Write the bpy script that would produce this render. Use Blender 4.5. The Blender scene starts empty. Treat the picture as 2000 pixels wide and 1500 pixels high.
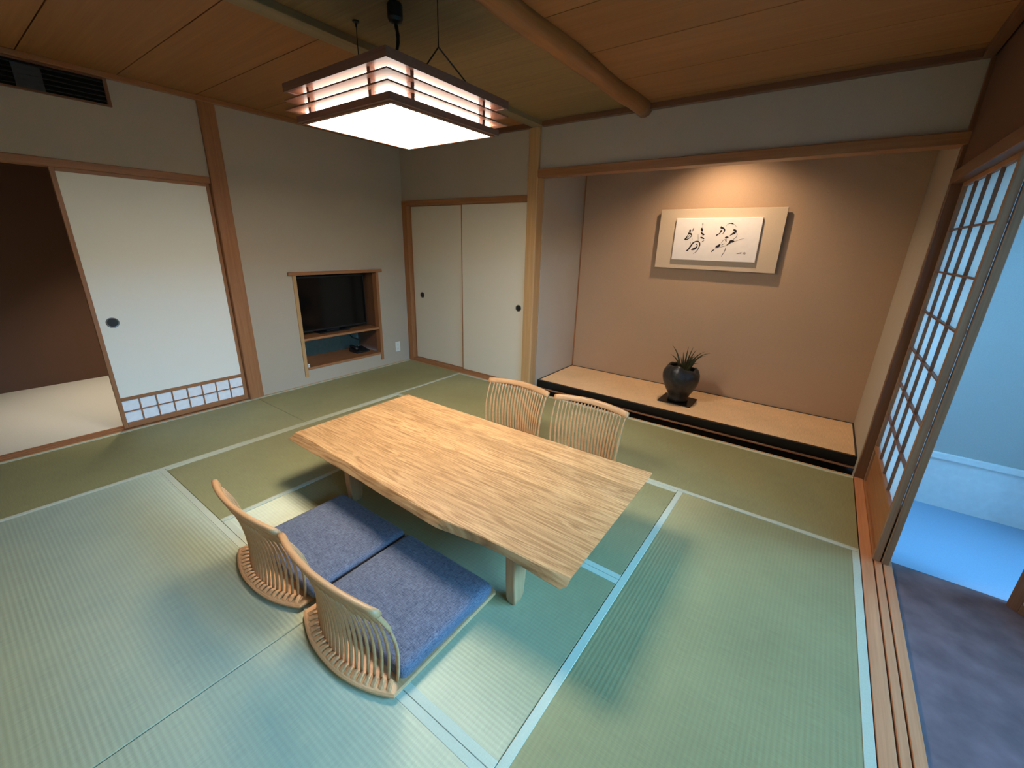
import bpy, bmesh, math, random
from mathutils import Matrix, Vector
random.seed(7)
S = bpy.context.scene
COL = S.collection
PI = math.pi

# ---------------------------------------------------------------- camera
cam_data = bpy.data.cameras.new('camera')
cam_data.sensor_width = 36.0
cam_data.sensor_fit = 'HORIZONTAL'
cam_data.lens = 36.0 * 818.7 / 2000.0
cam_data.clip_start = 0.02
cam = bpy.data.objects.new('camera', cam_data)
COL.objects.link(cam)
cam.matrix_world = Matrix(((0.805293, -0.209205, 0.55474, 4.127),
                           (0.592273, 0.24166, -0.768644, -3.458),
                           (0.026746, 0.947541, 0.318513, 1.453),
                           (0, 0, 0, 1)))
S.camera = cam

# ---------------------------------------------------------------- world and light
S.view_settings.view_transform = 'Standard'
S.view_settings.look = 'None'
S.view_settings.gamma = 1.0
S.view_settings.use_curve_mapping = False
S.view_settings.exposure = 0.0
S.cycles.use_denoising = True
S.cycles.max_bounces = 10
S.cycles.diffuse_bounces = 6
S.cycles.transmission_bounces = 8
S.cycles.sample_clamp_indirect = 6.0

LAMP_E = 50.0         # paper box of the pendant lamp
SKY_E = 46.0          # blue evening daylight
world = bpy.data.worlds.new('evening_sky')
S.world = world
world.use_nodes = True
bg = world.node_tree.nodes['Background']
bg.inputs[0].default_value = (0.19, 0.53, 0.96, 1)
bg.inputs[1].default_value = SKY_E


def light(name, kind, loc, energy, color, target=None, **kw):
    d = bpy.data.lights.new(name, kind)
    d.energy = energy
    d.color = color
    for k, v in kw.items():
        setattr(d, k, v)
    o = bpy.data.objects.new(name, d)
    COL.objects.link(o)
    o.location = loc
    if target is not None:
        o.rotation_euler = (Vector(target) - Vector(loc)).to_track_quat('-Z', 'Y').to_euler()
    return o


# daylight enters through the glass of the veranda window: a portal guides the sky's samples
p = light('window_portal', 'AREA', (5.80, -1.95, 1.08), 1.0, (1, 1, 1), target=(4.0, -1.95, 1.08), shape='RECTANGLE', size=3.4, size_y=2.05)
p.data.cycles.is_portal = True
# downlight hidden behind the lintel of the alcove
light('alcove_downlight', 'SPOT', (3.25, 0.40, 2.38), 74.0, (1.0, 0.73, 0.48), target=(3.27, 0.60, 0.4), spot_size=2.3, spot_blend=0.9, shadow_soft_size=0.03)
# downlight of the anteroom behind the sliding door
light('anteroom_downlight', 'SPOT', (-0.95, -2.34, 2.25), 175.0, (1.0, 0.89, 0.75), target=(-0.98, -2.42, 0), spot_size=1.35, spot_blend=1.0, shadow_soft_size=0.04)

# ---------------------------------------------------------------- materials


def new_mat(name):
    m = bpy.data.materials.new(name)
    m.use_nodes = True
    nt = m.node_tree
    return m, nt, nt.nodes['Principled BSDF']


def N(nt, kind, **kw):
    n = nt.nodes.new(kind)
    for k, v in kw.items():
        setattr(n, k, v)
    return n


def ramp(nt, fac, stops):
    r = N(nt, 'ShaderNodeValToRGB')
    els = r.color_ramp.elements
    while len(els) < len(stops):
        els.new(0.5)
    for e, (p, c) in zip(els, stops):
        e.position = p
        e.color = (*c, 1)
    nt.links.new(fac, r.inputs[0])
    return r.outputs[0]


def coords(nt, scale=(1, 1, 1), loc=(0, 0, 0)):
    tc = N(nt, 'ShaderNodeTexCoord')
    mp = N(nt, 'ShaderNodeMapping')
    mp.inputs['Scale'].default_value = scale
    mp.inputs['Location'].default_value = loc
    nt.links.new(tc.outputs['Object'], mp.inputs[0])
    return mp.outputs[0]


def noise(nt, vec, scale, detail=4, rough=0.55, dist=0.0):
    n = N(nt, 'ShaderNodeTexNoise')
    n.inputs['Scale'].default_value = scale
    n.inputs['Detail'].default_value = detail
    n.inputs['Roughness'].default_value = rough
    n.inputs['Distortion'].default_value = dist
    nt.links.new(vec, n.inputs['Vector'])
    return n.outputs['Fac']


def bump(nt, bs, height, strength, dist=0.002):
    b = N(nt, 'ShaderNodeBump')
    b.inputs['Strength'].default_value = strength
    b.inputs['Distance'].default_value = dist
    nt.links.new(height, b.inputs['Height'])
    nt.links.new(b.outputs[0], bs.inputs['Normal'])


def plain(name, col, rough=0.5, spec=0.4, metal=0.0, var=0.12, scale=30.0):
    m, nt, bs = new_mat(name)
    f = noise(nt, coords(nt), scale)
    c = ramp(nt, f, [(0.3, tuple(x * (1 - var) for x in col)), (0.7, tuple(min(1, x * (1 + var)) for x in col))])
    nt.links.new(c, bs.inputs['Base Color'])
    bs.inputs['Roughness'].default_value = rough
    bs.inputs['Specular IOR Level'].default_value = spec
    bs.inputs['Metallic'].default_value = metal
    return m


def wood(name, dark, lite, axis=0, across=26.0, along=1.3, rough=0.45, bmp=0.15, per_object=0.0):
    m, nt, bs = new_mat(name)
    sc = [across] * 3
    sc[axis] = along
    vec = coords(nt, tuple(sc))
    f1 = noise(nt, vec, 1.0, 5, 0.6, 0.8)
    vec2 = coords(nt, tuple(x * (5 if i != axis else 2.5) for i, x in enumerate(sc)))
    f2 = noise(nt, vec2, 1.0, 2, 0.5)
    mx = N(nt, 'ShaderNodeMix', data_type='FLOAT')
    mx.inputs[0].default_value = 0.35
    nt.links.new(f1, mx.inputs[2])
    nt.links.new(f2, mx.inputs[3])
    c = ramp(nt, mx.outputs[0], [(0.3, dark), (0.5, tuple((a + b) / 2 for a, b in zip(dark, lite))), (0.68, lite)])
    if per_object:
        oi = N(nt, 'ShaderNodeObjectInfo')
        mr = N(nt, 'ShaderNodeMapRange')
        mr.inputs['To Min'].default_value = 1 - per_object
        mr.inputs['To Max'].default_value = 1 + per_object
        nt.links.new(oi.outputs['Random'], mr.inputs[0])
        hs = N(nt, 'ShaderNodeHueSaturation')
        nt.links.new(mr.outputs[0], hs.inputs['Value'])
        nt.links.new(c, hs.inputs['Color'])
        c = hs.outputs[0]
    nt.links.new(c, bs.inputs['Base Color'])
    bs.inputs['Roughness'].default_value = rough
    bs.inputs['Specular IOR Level'].default_value = 0.35
    bump(nt, bs, mx.outputs[0], bmp, 0.001)
    return m


def plaster(name, col, var=0.10, sp=220.0, bmp=0.25):
    m, nt, bs = new_mat(name)
    f = noise(nt, coords(nt), sp, 3, 0.7)
    f2 = noise(nt, coords(nt), 1.6, 3, 0.5)
    mx = N(nt, 'ShaderNodeMix', data_type='FLOAT')
    mx.inputs[0].default_value = 0.3
    nt.links.new(f, mx.inputs[2])
    nt.links.new(f2, mx.inputs[3])
    c = ramp(nt, mx.outputs[0], [(0.3, tuple(x * (1 - var) for x in col)), (0.7, tuple(x * (1 + var) for x in col))])
    nt.links.new(c, bs.inputs['Base Color'])
    bs.inputs['Roughness'].default_value = 0.9
    bs.inputs['Specular IOR Level'].default_value = 0.15
    bump(nt, bs, f, bmp, 0.001)
    return m


def tatami(name, axis, base=(0.335, 0.313, 0.15), sheen=0.28):
    """woven rush with ribs running along the given axis"""
    m, nt, bs = new_mat(name)
    tc = N(nt, 'ShaderNodeTexCoord')
    sep = N(nt, 'ShaderNodeSeparateXYZ')
    nt.links.new(tc.outputs['Object'], sep.inputs[0])
    k = N(nt, 'ShaderNodeMath', operation='MULTIPLY')
    k.inputs[1].default_value = 2 * PI / 0.0165
    nt.links.new(sep.outputs[1 - axis], k.inputs[0])
    s = N(nt, 'ShaderNodeMath', operation='SINE')
    nt.links.new(k.outputs[0], s.inputs[0])
    # single rush stalks run across the ribs
    fs = [300.0, 300.0, 300.0]
    fs[1 - axis] = 14.0
    f1 = noise(nt, coords(nt, tuple(fs)), 1.0, 2, 0.5)
    f2 = noise(nt, coords(nt), 2.2, 4, 0.6)
    mx = N(nt, 'ShaderNodeMix', data_type='FLOAT')
    mx.inputs[0].default_value = 0.45
    nt.links.new(f1, mx.inputs[2])
    nt.links.new(f2, mx.inputs[3])
    ad = N(nt, 'ShaderNodeMath', operation='MULTIPLY_ADD')
    ad.inputs[1].default_value = 0.05
    nt.links.new(s.outputs[0], ad.inputs[0])
    nt.links.new(mx.outputs[0], ad.inputs[2])
    c = ramp(nt, ad.outputs[0], [(0.28, tuple(x * 0.78 for x in base)), (0.72, tuple(x * 1.2 for x in base))])
    out = nt.nodes['Material Output']
    nt.nodes.remove(bs)
    df = N(nt, 'ShaderNodeBsdfDiffuse')
    nt.links.new(c, df.inputs['Color'])
    gl = N(nt, 'ShaderNodeBsdfAnisotropic')
    gl.inputs['Color'].default_value = (0.55, 0.58, 0.50, 1)
    gl.inputs['Roughness'].default_value = 0.75
    gl.inputs['Anisotropy'].default_value = 0.8
    tg = N(nt, 'ShaderNodeCombineXYZ')
    tg.inputs[1 - axis].default_value = 1.0
    nt.links.new(tg.outputs[0], gl.inputs['Tangent'])
    ms = N(nt, 'ShaderNodeMixShader')
    ms.inputs[0].default_value = sheen
    nt.links.new(df.outputs[0], ms.inputs[1])
    nt.links.new(gl.outputs[0], ms.inputs[2])
    nt.links.new(ms.outputs[0], out.inputs[0])
    h = N(nt, 'ShaderNodeMath', operation='MULTIPLY_ADD')
    h.inputs[1].default_value = 0.6
    nt.links.new(s.outputs[0], h.inputs[0])
    nt.links.new(f1, h.inputs[2])
    bump(nt, df, h.outputs[0], 0.4, 0.001)
    bump(nt, gl, h.outputs[0], 0.12, 0.001)
    return m


def fabric(name, col, lite, scale=420.0):
    m, nt, bs = new_mat(name)
    fa = noise(nt, coords(nt, (scale, scale * 0.12, scale)), 1.0, 2, 0.6)
    fb = noise(nt, coords(nt, (scale * 0.12, scale, scale)), 1.0, 2, 0.6)
    mx = N(nt, 'ShaderNodeMix', data_type='FLOAT')
    mx.inputs[0].default_value = 0.5
    nt.links.new(fa, mx.inputs[2])
    nt.links.new(fb, mx.inputs[3])
    c = ramp(nt, mx.outputs[0], [(0.36, col), (0.66, lite)])
    nt.links.new(c, bs.inputs['Base Color'])
    bs.inputs['Roughness'].default_value = 0.85
    bs.inputs['Specular IOR Level'].default_value = 0.2
    bs.inputs['Sheen Weight'].default_value = 0.15
    bump(nt, bs, mx.outputs[0], 0.4, 0.001)
    return m


def emitter(name, col, strength):
    m, nt, bs = new_mat(name)
    bs.inputs['Base Color'].default_value = (0.9, 0.85, 0.78, 1)
    bs.inputs['Emission Color'].default_value = (*col, 1)
    bs.inputs['Emission Strength'].default_value = strength
    f = noise(nt, coords(nt), 60.0)
    bump(nt, bs, f, 0.05)
    return m


def paper(name, col, trans=0.55):
    m, nt, bs = new_mat(name)
    out = nt.nodes['Material Output']
    f = noise(nt, coords(nt), 90.0, 4, 0.7)
    c = ramp(nt, f, [(0.3, tuple(x * 0.94 for x in col)), (0.7, col)])
    nt.links.new(c, bs.inputs['Base Color'])
    bs.inputs['Roughness'].default_value = 0.8
    t = N(nt, 'ShaderNodeBsdfTranslucent')
    nt.links.new(c, t.inputs[0])
    mx = N(nt, 'ShaderNodeMixShader')
    mx.inputs[0].default_value = trans
    nt.links.new(bs.outputs[0], mx.inputs[1])
    nt.links.new(t.outputs[0], mx.inputs[2])
    nt.links.new(mx.outputs[0], out.inputs[0])
    return m


def glass(name):
    m, nt, bs = new_mat(name)
    out = nt.nodes['Material Output']
    tr = N(nt, 'ShaderNodeBsdfTransparent')
    tr.inputs[0].default_value = (0.93, 0.96, 0.96, 1)
    gl = N(nt, 'ShaderNodeBsdfGlossy')
    gl.inputs['Roughness'].default_value = 0.02
    fr = N(nt, 'ShaderNodeFresnel')
    fr.inputs[0].default_value = 1.45
    mx = N(nt, 'ShaderNodeMixShader')
    nt.links.new(fr.outputs[0], mx.inputs[0])
    nt.links.new(tr.outputs[0], mx.inputs[1])
    nt.links.new(gl.outputs[0], mx.inputs[2])
    nt.links.new(mx.outputs[0], out.inputs[0])
    return m


def table_wood(name):
    """long glued staves along x with cathedral grain"""
    m, nt, bs = new_mat(name)
    tc = N(nt, 'ShaderNodeTexCoord')
    sep = N(nt, 'ShaderNodeSeparateXYZ')
    nt.links.new(tc.outputs['Object'], sep.inputs[0])
    st = N(nt, 'ShaderNodeMath', operation='MULTIPLY')
    st.inputs[1].default_value = 1 / 0.135
    nt.links.new(sep.outputs[1], st.inputs[0])
    fl = N(nt, 'ShaderNodeMath', operation='FLOOR')
    nt.links.new(st.outputs[0], fl.inputs[0])
    wn = N(nt, 'ShaderNodeTexWhiteNoise', noise_dimensions='1D')
    nt.links.new(fl.outputs[0], wn.inputs['W'])
    # every stave gets its own slice of grain
    off = N(nt, 'ShaderNodeMath', operation='MULTIPLY')
    off.inputs[1].default_value = 9.0
    nt.links.new(wn.outputs['Value'], off.inputs[0])
    cmb = N(nt, 'ShaderNodeCombineXYZ')
    nt.links.new(sep.outputs[0], cmb.inputs[0])
    nt.links.new(sep.outputs[1], cmb.inputs[1])
    nt.links.new(off.outputs[0], cmb.inputs[2])
    mp = N(nt, 'ShaderNodeMapping')
    mp.inputs['Scale'].default_value = (0.62, 9.0, 1.0)
    nt.links.new(cmb.outputs[0], mp.inputs[0])
    base = noise(nt, mp.outputs[0], 1.6, 3, 0.5, 0.4)
    rings = N(nt, 'ShaderNodeMath', operation='MULTIPLY')
    rings.inputs[1].default_value = 75.0
    nt.links.new(base, rings.inputs[0])
    sn = N(nt, 'ShaderNodeMath', operation='SINE')
    nt.links.new(rings.outputs[0], sn.inputs[0])
    mp2 = N(nt, 'ShaderNodeMapping')
    mp2.inputs['Scale'].default_value = (7.0, 190.0, 1.0)
    nt.links.new(cmb.outputs[0], mp2.inputs[0])
    fine = noise(nt, mp2.outputs[0], 1.0, 3, 0.6)
    a = N(nt, 'ShaderNodeMath', operation='MULTIPLY_ADD')
    a.inputs[1].default_value = 0.13
    nt.links.new(sn.outputs[0], a.inputs[0])
    nt.links.new(fine, a.inputs[2])
    c = ramp(nt, a.outputs[0], [(0.25, (0.33, 0.155, 0.055)), (0.5, (0.52, 0.275, 0.11)), (0.75, (0.65, 0.385, 0.175))])
    hs = N(nt, 'ShaderNodeHueSaturation')
    mr = N(nt, 'ShaderNodeMapRange')
    mr.inputs['To Min'].default_value = 0.78
    mr.inputs['To Max'].default_value = 1.08
    nt.links.new(wn.outputs['Value'], mr.inputs[0])
    nt.links.new(mr.outputs[0], hs.inputs['Value'])
    nt.links.new(c, hs.inputs['Color'])
    nt.links.new(hs.outputs[0], bs.inputs['Base Color'])
    bs.inputs['Roughness'].default_value = 0.42
    bs.inputs['Specular IOR Level'].default_value = 0.35
    bump(nt, bs, a.outputs[0], 0.12, 0.001)
    return m


M = {}
M['wall'] = plaster('beige_plaster', (0.43, 0.365, 0.285))
M['alcove_wall'] = plaster('brown_plaster', (0.45, 0.305, 0.20))
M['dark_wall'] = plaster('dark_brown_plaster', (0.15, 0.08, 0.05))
M['hall_wall'] = plaster('pale_plaster', (0.48, 0.49, 0.48))
M['wainscot'] = plain('pale_wall_paper', (0.86, 0.86, 0.86), 0.8, 0.2, var=0.04)
M['ceil_x'] = wood('cedar_ceiling', (0.26, 0.105, 0.033), (0.35, 0.155, 0.052), 0, 22, 0.8, 0.55, 0.1, per_object=0.10)
M['ceil_mid'] = wood('pale_cedar_ceiling', (0.20, 0.115, 0.043), (0.33, 0.21, 0.085), 0, 30, 0.8, 0.5, 0.1, per_object=0.06)
M['dark'] = plain('black_gap', (0.006, 0.005, 0.004), 0.8, 0.1)
for i, ax in enumerate('xyz'):
    M['cedar_' + ax] = wood('cedar_' + ax, (0.25, 0.10, 0.038), (0.38, 0.17, 0.07), i, 40, 1.5, 0.42, 0.12)
    M['hinoki_' + ax] = wood('hinoki_' + ax, (0.38, 0.215, 0.085), (0.52, 0.31, 0.14), i, 40, 1.5, 0.45, 0.12)
    M['brown_' + ax] = wood('brown_' + ax, (0.13, 0.055, 0.028), (0.20, 0.09, 0.045), i, 40, 1.5, 0.4, 0.12)
M['stile'] = wood('stile_wood', (0.20, 0.11, 0.06), (0.30, 0.17, 0.095), 2, 40, 1.5, 0.42, 0.12)
M['sill'] = wood('sill_wood', (0.47, 0.19, 0.085), (0.63, 0.29, 0.14), 1, 40, 1.5, 0.42, 0.12)
M['log'] = wood('log_wood', (0.28, 0.10, 0.028), (0.40, 0.165, 0.05), 1, 18, 1.0, 0.4, 0.1)
M['pale_beam'] = wood('pale_beam', (0.21, 0.15, 0.075), (0.30, 0.22, 0.12), 1, 26, 1.0, 0.5, 0.1)
M['tat_x'] = tatami('rush_ribs_x', 0)
M['tat_y'] = tatami('rush_ribs_y', 1)
M['tat_fine'] = tatami('alcove_rush', 0, (0.74, 0.50, 0.29), 0.05)
M['heri'] = fabric('border_cloth_green', (0.42, 0.44, 0.32), (0.50, 0.52, 0.39), 900)
M['alcove_heri'] = fabric('border_cloth_dark', (0.02, 0.017, 0.014), (0.05, 0.045, 0.04), 900)
M['fusuma'] = plaster('door_paper', (0.80, 0.78, 0.70), 0.03, 300, 0.08)
M['closet'] = plaster('closet_paper', (0.60, 0.54, 0.42), 0.03, 300, 0.08)
M['paper'] = paper('shoji_paper', (0.95, 0.96, 0.95), 0.85)
M['koshi_paper'] = plain('lattice_paper', (0.82, 0.84, 0.86), 0.8, 0.2, var=0.05)
M['lacquer'] = plain('black_lacquer', (0.006, 0.004, 0.0035), 0.3, 0.35)
M['iron'] = plain('dark_bronze', (0.035, 0.032, 0.03), 0.4, 0.5, 0.6)
M['iron_rim'] = plain('bronze_rim', (0.16, 0.16, 0.15), 0.35, 0.5, 0.7)
M['chair'] = wood('oak_chair', (0.46, 0.235, 0.10), (0.60, 0.335, 0.155), 0, 60, 4.0, 0.4, 0.06)
M['table'] = table_wood('glued_oak')
M['leg'] = wood('oak_leg', (0.33, 0.175, 0.08), (0.46, 0.26, 0.125), 2, 40, 2.0, 0.45, 0.1)
M['cushion'] = fabric('navy_denim', (0.042, 0.047, 0.072), (0.17, 0.178, 0.215), 380)
M['lamp_wood'] = wood('lamp_wood', (0.17, 0.085, 0.065), (0.24, 0.125, 0.095), 0, 40, 2, 0.4, 0.08)
M['louvre'] = wood('louvre_wood', (0.24, 0.10, 0.06), (0.33, 0.15, 0.09), 0, 40, 2, 0.5, 0.05)
M['lamp'] = emitter('glowing_paper', (1.0, 0.92, 0.81), LAMP_E)
M['lamp_side'] = emitter('glowing_side_paper', (1.0, 0.92, 0.81), LAMP_E * 0.15)
M['sky_block'] = plain('sky_block_dark', (0.035, 0.045, 0.025), 0.95, 0.1, var=0.4, scale=3)  # dark colour of the unseen light blockers added outside
M['black'] = plain('black_plastic', (0.012, 0.012, 0.013), 0.4, 0.4)
M['screen'] = plain('black_glass', (0.003, 0.003, 0.0035), 0.12, 0.22, var=0.02)
M['white'] = plain('white_plastic', (0.72, 0.71, 0.66), 0.4, 0.4, var=0.03)
M['niche'] = plain('grey_green_board', (0.10, 0.115, 0.09), 0.6, 0.3)
M['vent'] = plain('dark_grey_metal', (0.045, 0.048, 0.055), 0.4, 0.4, 0.3)
M['board'] = plaster('silk_board', (0.56, 0.44, 0.32), 0.07, 120, 0.3)
M['canvas'] = plain('white_paper', (0.76, 0.72, 0.70), 0.8, 0.2, var=0.02)
M['ink'] = plain('sumi_ink', (0.012, 0.008, 0.016), 0.5, 0.3)
M['leaf'] = plain('dark_leaf', (0.045, 0.040, 0.016), 0.5, 0.3, var=0.4, scale=14)
M['soil'] = plain('dark_soil', (0.012, 0.010, 0.008), 0.9, 0.1, var=0.5, scale=120)
M['glass'] = glass('window_glass')
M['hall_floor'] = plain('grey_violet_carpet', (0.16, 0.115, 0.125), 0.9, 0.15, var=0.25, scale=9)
M['daylight_blue_floor'] = plain('daylight_blue_carpet', (0.32, 0.46, 0.62), 0.9, 0.15, var=0.06, scale=200)  # the blue of the low daylight is put into this floor colour
M['ante_floor'] = plain('cream_floor', (0.62, 0.58, 0.48), 0.6, 0.3, var=0.05, scale=200)


def glazed_vase():
    m, nt, bs = new_mat('black_glaze')
    f = noise(nt, coords(nt), 26.0, 4, 0.6)
    c = ramp(nt, f, [(0.35, (0.008, 0.008, 0.008)), (0.7, (0.026, 0.026, 0.027))])
    nt.links.new(c, bs.inputs['Base Color'])
    bs.inputs['Roughness'].default_value = 0.38
    bump(nt, bs, f, 0.6, 0.006)
    return m


M['vase'] = glazed_vase()

# ---------------------------------------------------------------- mesh helpers


class MB:
    def __init__(self):
        self.v, self.f = [], []

    def box(self, x0, x1, y0, y1, z0, z1):
        b = len(self.v)
        self.v += [(x, y, z) for z in (z0, z1) for y in (y0, y1) for x in (x0, x1)]
        self.f += [tuple(b + i for i in q) for q in ((0, 2, 3, 1), (4, 5, 7, 6), (0, 1, 5, 4), (2, 6, 7, 3), (0, 4, 6, 2), (1, 3, 7, 5))]
        return self

    def loft(self, rings, cap=True, closed=True):
        b = len(self.v)
        n = len(rings[0])
        for r in rings:
            self.v += [tuple(p) for p in r]
        for i in range(len(rings) - 1):
            for j in range(n if closed else n - 1):
                k = (j + 1) % n
                self.f.append((b + i * n + j, b + i * n + k, b + (i + 1) * n + k, b + (i + 1) * n + j))
        if cap:
            self.f.append(tuple(b + j for j in reversed(range(n))))
            self.f.append(tuple(b + (len(rings) - 1) * n + j for j in range(n)))
        return self

    def prism(self, poly, z0, z1):
        return self.loft([[(x, y, z0) for x, y in poly], [(x, y, z1) for x, y in poly]])

    def tube(self, pts, r, n=8, sx=1.0, sy=1.0, up=(0, 0, 1)):
        pts = [Vector(p) for p in pts]
        rings = []
        for i, p in enumerate(pts):
            t = (pts[min(i + 1, len(pts) - 1)] - pts[max(i - 1, 0)]).normalized()
            u = Vector(up)
            if abs(t.dot(u)) > 0.95:
                u = Vector((1, 0, 0))
            a = t.cross(u).normalized()
            c = a.cross(t).normalized()
            rr = r[i] if isinstance(r, (list, tuple)) else r
            rings.append([p + a * (rr * sx * math.cos(2 * PI * k / n)) + c * (rr * sy * math.sin(2 * PI * k / n)) for k in range(n)])
        return self.loft(rings)

    def lathe(self, prof, cx=0, cy=0, n=32, axis='z'):
        rings = []
        for r, h in prof:
            ring = []
            for k in range(n):
                a = 2 * PI * k / n
                if axis == 'z':
                    ring.append((cx + r * math.cos(a), cy + r * math.sin(a), h))
                elif axis == 'x':
                    ring.append((h, cx + r * math.cos(a), cy + r * math.sin(a)))
                else:
                    ring.append((cx + r * math.cos(a), h, cy + r * math.sin(a)))
            rings.append(ring)
        return self.loft(rings)


def obj(name, mb, mat, parent=None, smooth=False, bevel=0.0, seg=2, off=None, label=None):
    me = bpy.data.meshes.new(name)
    o_ = off if off is not None else (tuple(parent.location) if parent is not None else (0, 0, 0))
    me.from_pydata([(x - o_[0], y - o_[1], z - o_[2]) for x, y, z in mb.v], [], mb.f)
    bm = bmesh.new()
    bm.from_mesh(me)
    bmesh.ops.recalc_face_normals(bm, faces=bm.faces)
    bm.to_mesh(me)
    bm.free()
    if smooth:
        for p_ in me.polygons:
            p_.use_smooth = True
    me.materials.append(M[mat] if isinstance(mat, str) else mat)
    o = bpy.data.objects.new(name, me)
    COL.objects.link(o)
    if parent is not None:
        o.parent = parent
    if bevel:
        b = o.modifiers.new('bevel', 'BEVEL')
        b.width = bevel
        b.segments = seg
        b.limit_method = 'ANGLE'
        b.angle_limit = math.radians(40)
    if label:
        o['label'] = label
    return o


def sub(name, mb, mat, parent, root, **kw):
    """a sub-part: its parent is a part whose origin is the root's"""
    o = obj(name, mb, mat, None, off=tuple(root.location), **kw)
    o.parent = parent
    return o


def box(*a):
    return MB().box(*a)


def tag(o, label, cat, group=None, kind=None):
    o['label'] = label
    o['category'] = cat
    if group:
        o['group'] = group
    if kind:
        o['kind'] = kind
    return o


def thing(name, label, cat, loc=(0, 0, 0), group=None, kind=None):
    o = bpy.data.objects.new(name, None)
    COL.objects.link(o)
    o.location = loc
    o.empty_display_size = 0.1
    return tag(o, label, cat, group, kind)


def struct(name, mb, mat, label, cat, **kw):
    return tag(obj(name, mb, mat, **kw), label, cat, kind='structure')


def copy_tree(o, parent=None):
    c = o.copy()
    COL.objects.link(c)
    if parent is not None:
        c.parent = parent
    for ch in list(o.children):
        copy_tree(ch, c)
    return c


def lerp_table(tab, x):
    if x <= tab[0][0]:
        return tab[0][1]
    for (a, b), (c, d) in zip(tab, tab[1:]):
        if x <= c:
            t = (x - a) / (c - a)
            t = t * t * (3 - 2 * t) * 0.5 + t * 0.5
            return b + (d - b) * t
    return tab[-1][1]

# ================================================================ FLOOR
X1, YB = 4.552, -3.745
floor = struct('floor', box(-0.005, 4.552, YB - 0.02, -0.015, -0.10, -0.052), 'dark', 'tatami floor of woven green rush mats under the low table', 'floor')
GX = [0.012, 0.912, 1.795, 2.727, 3.642, 4.550]
GY = [-0.022, -0.967, -1.905, -2.832, YB]


def mat_piece(x0, x1, y0, y1, axis):
    g = 0.0012
    x0 += g; x1 -= g; y0 += g; y1 -= g
    o = obj('tatami_mat', box(x0, x1, y0, y1, -0.052, 0.0), 'tat_x' if axis == 0 else 'tat_y', floor, bevel=0.003, seg=1)
    w = 0.031
    if axis == 0:
        strips = ((x0, x1, y0 - 0.0002, y0 + w), (x0, x1, y1 - w, y1 + 0.0002))
    else:
        strips = ((x0 - 0.0002, x0 + w, y0, y1), (x1 - w, x1 + 0.0002, y0, y1))
    for a in strips:
        sub('border', box(*a, -0.05, 0.0016), 'heri', o, floor, bevel=0.001, seg=1, label='pale green cloth border')
    return o


mat_piece(GX[0], GX[1], -1.872, GY[0], 1)
mat_piece(GX[0], GX[1], YB, -1.872, 1)
mat_piece(GX[1], GX[3], GY[1], GY[0], 0)
mat_piece(GX[3], GX[5], GY[1], GY[0], 0)
mat_piece(GX[1], GX[2], GY[3], GY[1], 1)
mat_piece(GX[2], GX[4], GY[2], GY[1], 0)
mat_piece(GX[2], GX[4], GY[3], GY[2], 0)
mat_piece(GX[4], GX[5], GY[3], GY[1], 1)
mat_piece(GX[1], GX[3], GY[4], GY[3], 0)
mat_piece(GX[3], GX[5], GY[4], GY[3], 0)
obj('edge_strip', box(0.0, 0.012, -1.80, -0.02, -0.05, 0.004), 'hinoki_y', floor)
obj('edge_strip', box(0.0, 0.012, YB, -1.93, -0.05, 0.002), 'hinoki_y', floor)
obj('edge_strip', box(0.0, 1.78, -0.022, -0.010, -0.05, 0.003), 'hinoki_x', floor)
obj('edge_strip', box(1.86, 4.55, -0.022, -0.010, -0.05, 0.003), 'hinoki_x', floor)

# ================================================================ CEILING
CZ = 2.44
ceiling = struct('ceiling', box(-0.05, 4.66, YB - 0.05, 0.06, CZ + 0.018, CZ + 0.08), 'dark', 'ceiling of reddish cedar planks around a paler middle strip', 'ceiling')
seams = [0.0, -0.115, -0.568, -1.022, -1.475, -1.93, -2.38, -2.83, -3.28, YB]
seam_mid = [0.0, -0.46, -0.92, -1.38, -1.84, -2.30, -2.76, -3.22, YB]
for x0, x1, ss, mt in ((0.0, 1.79, seams, 'ceil_x'), (1.90, 2.74, seam_mid, 'ceil_mid'), (2.74, 4.60, seams, 'ceil_x')):
    for a, b in zip(ss, ss[1:]):
        g = 0.003 if mt == 'ceil_x' else 0.0006
        obj('ceiling_plank', box(x0, x1, b + g, a - g, CZ, CZ + 0.018), mt, ceiling)
obj('cornice', box(0.0, 0.045, YB, 0.0, CZ - 0.03, CZ), 'cedar_y', ceiling, bevel=0.002, seg=1)
obj('cornice', box(0.045, 1.79, -0.045, 0.0, CZ - 0.038, CZ), 'brown_x', ceiling, bevel=0.002, seg=1)
obj('cornice', box(1.90, 4.52, -0.045, 0.0, CZ - 0.038, CZ), 'brown_x', ceiling, bevel=0.002, seg=1)
obj('cornice', box(4.52, 4.565, YB, 0.0, CZ - 0.038, CZ), 'brown_y', ceiling, bevel=0.002, seg=1)
struct('trim_1', box(1.79, 1.90, YB, -0.01, CZ - 0.034, CZ + 0.018), 'pale_beam', 'flat pale ceiling beam running out from the alcove pillar', 'beam', bevel=0.003)
lg = MB()
pts, rad = [], []
for i in range(31):
    y = 0.005 + (YB - 0.005) * i / 30
    pts.append((2.772 + 0.006 * math.sin(i * 0.9), y, CZ - 0.018 + 0.004 * math.sin(i * 1.3)))
    rad.append(0.058 + 0.0025 * math.sin(i * 0.7 + 1))
lg.tube(pts, rad, 20)
struct('trim_2', lg, 'log', 'round polished log running along the ceiling beside the paler planks', 'beam', smooth=True)

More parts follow.
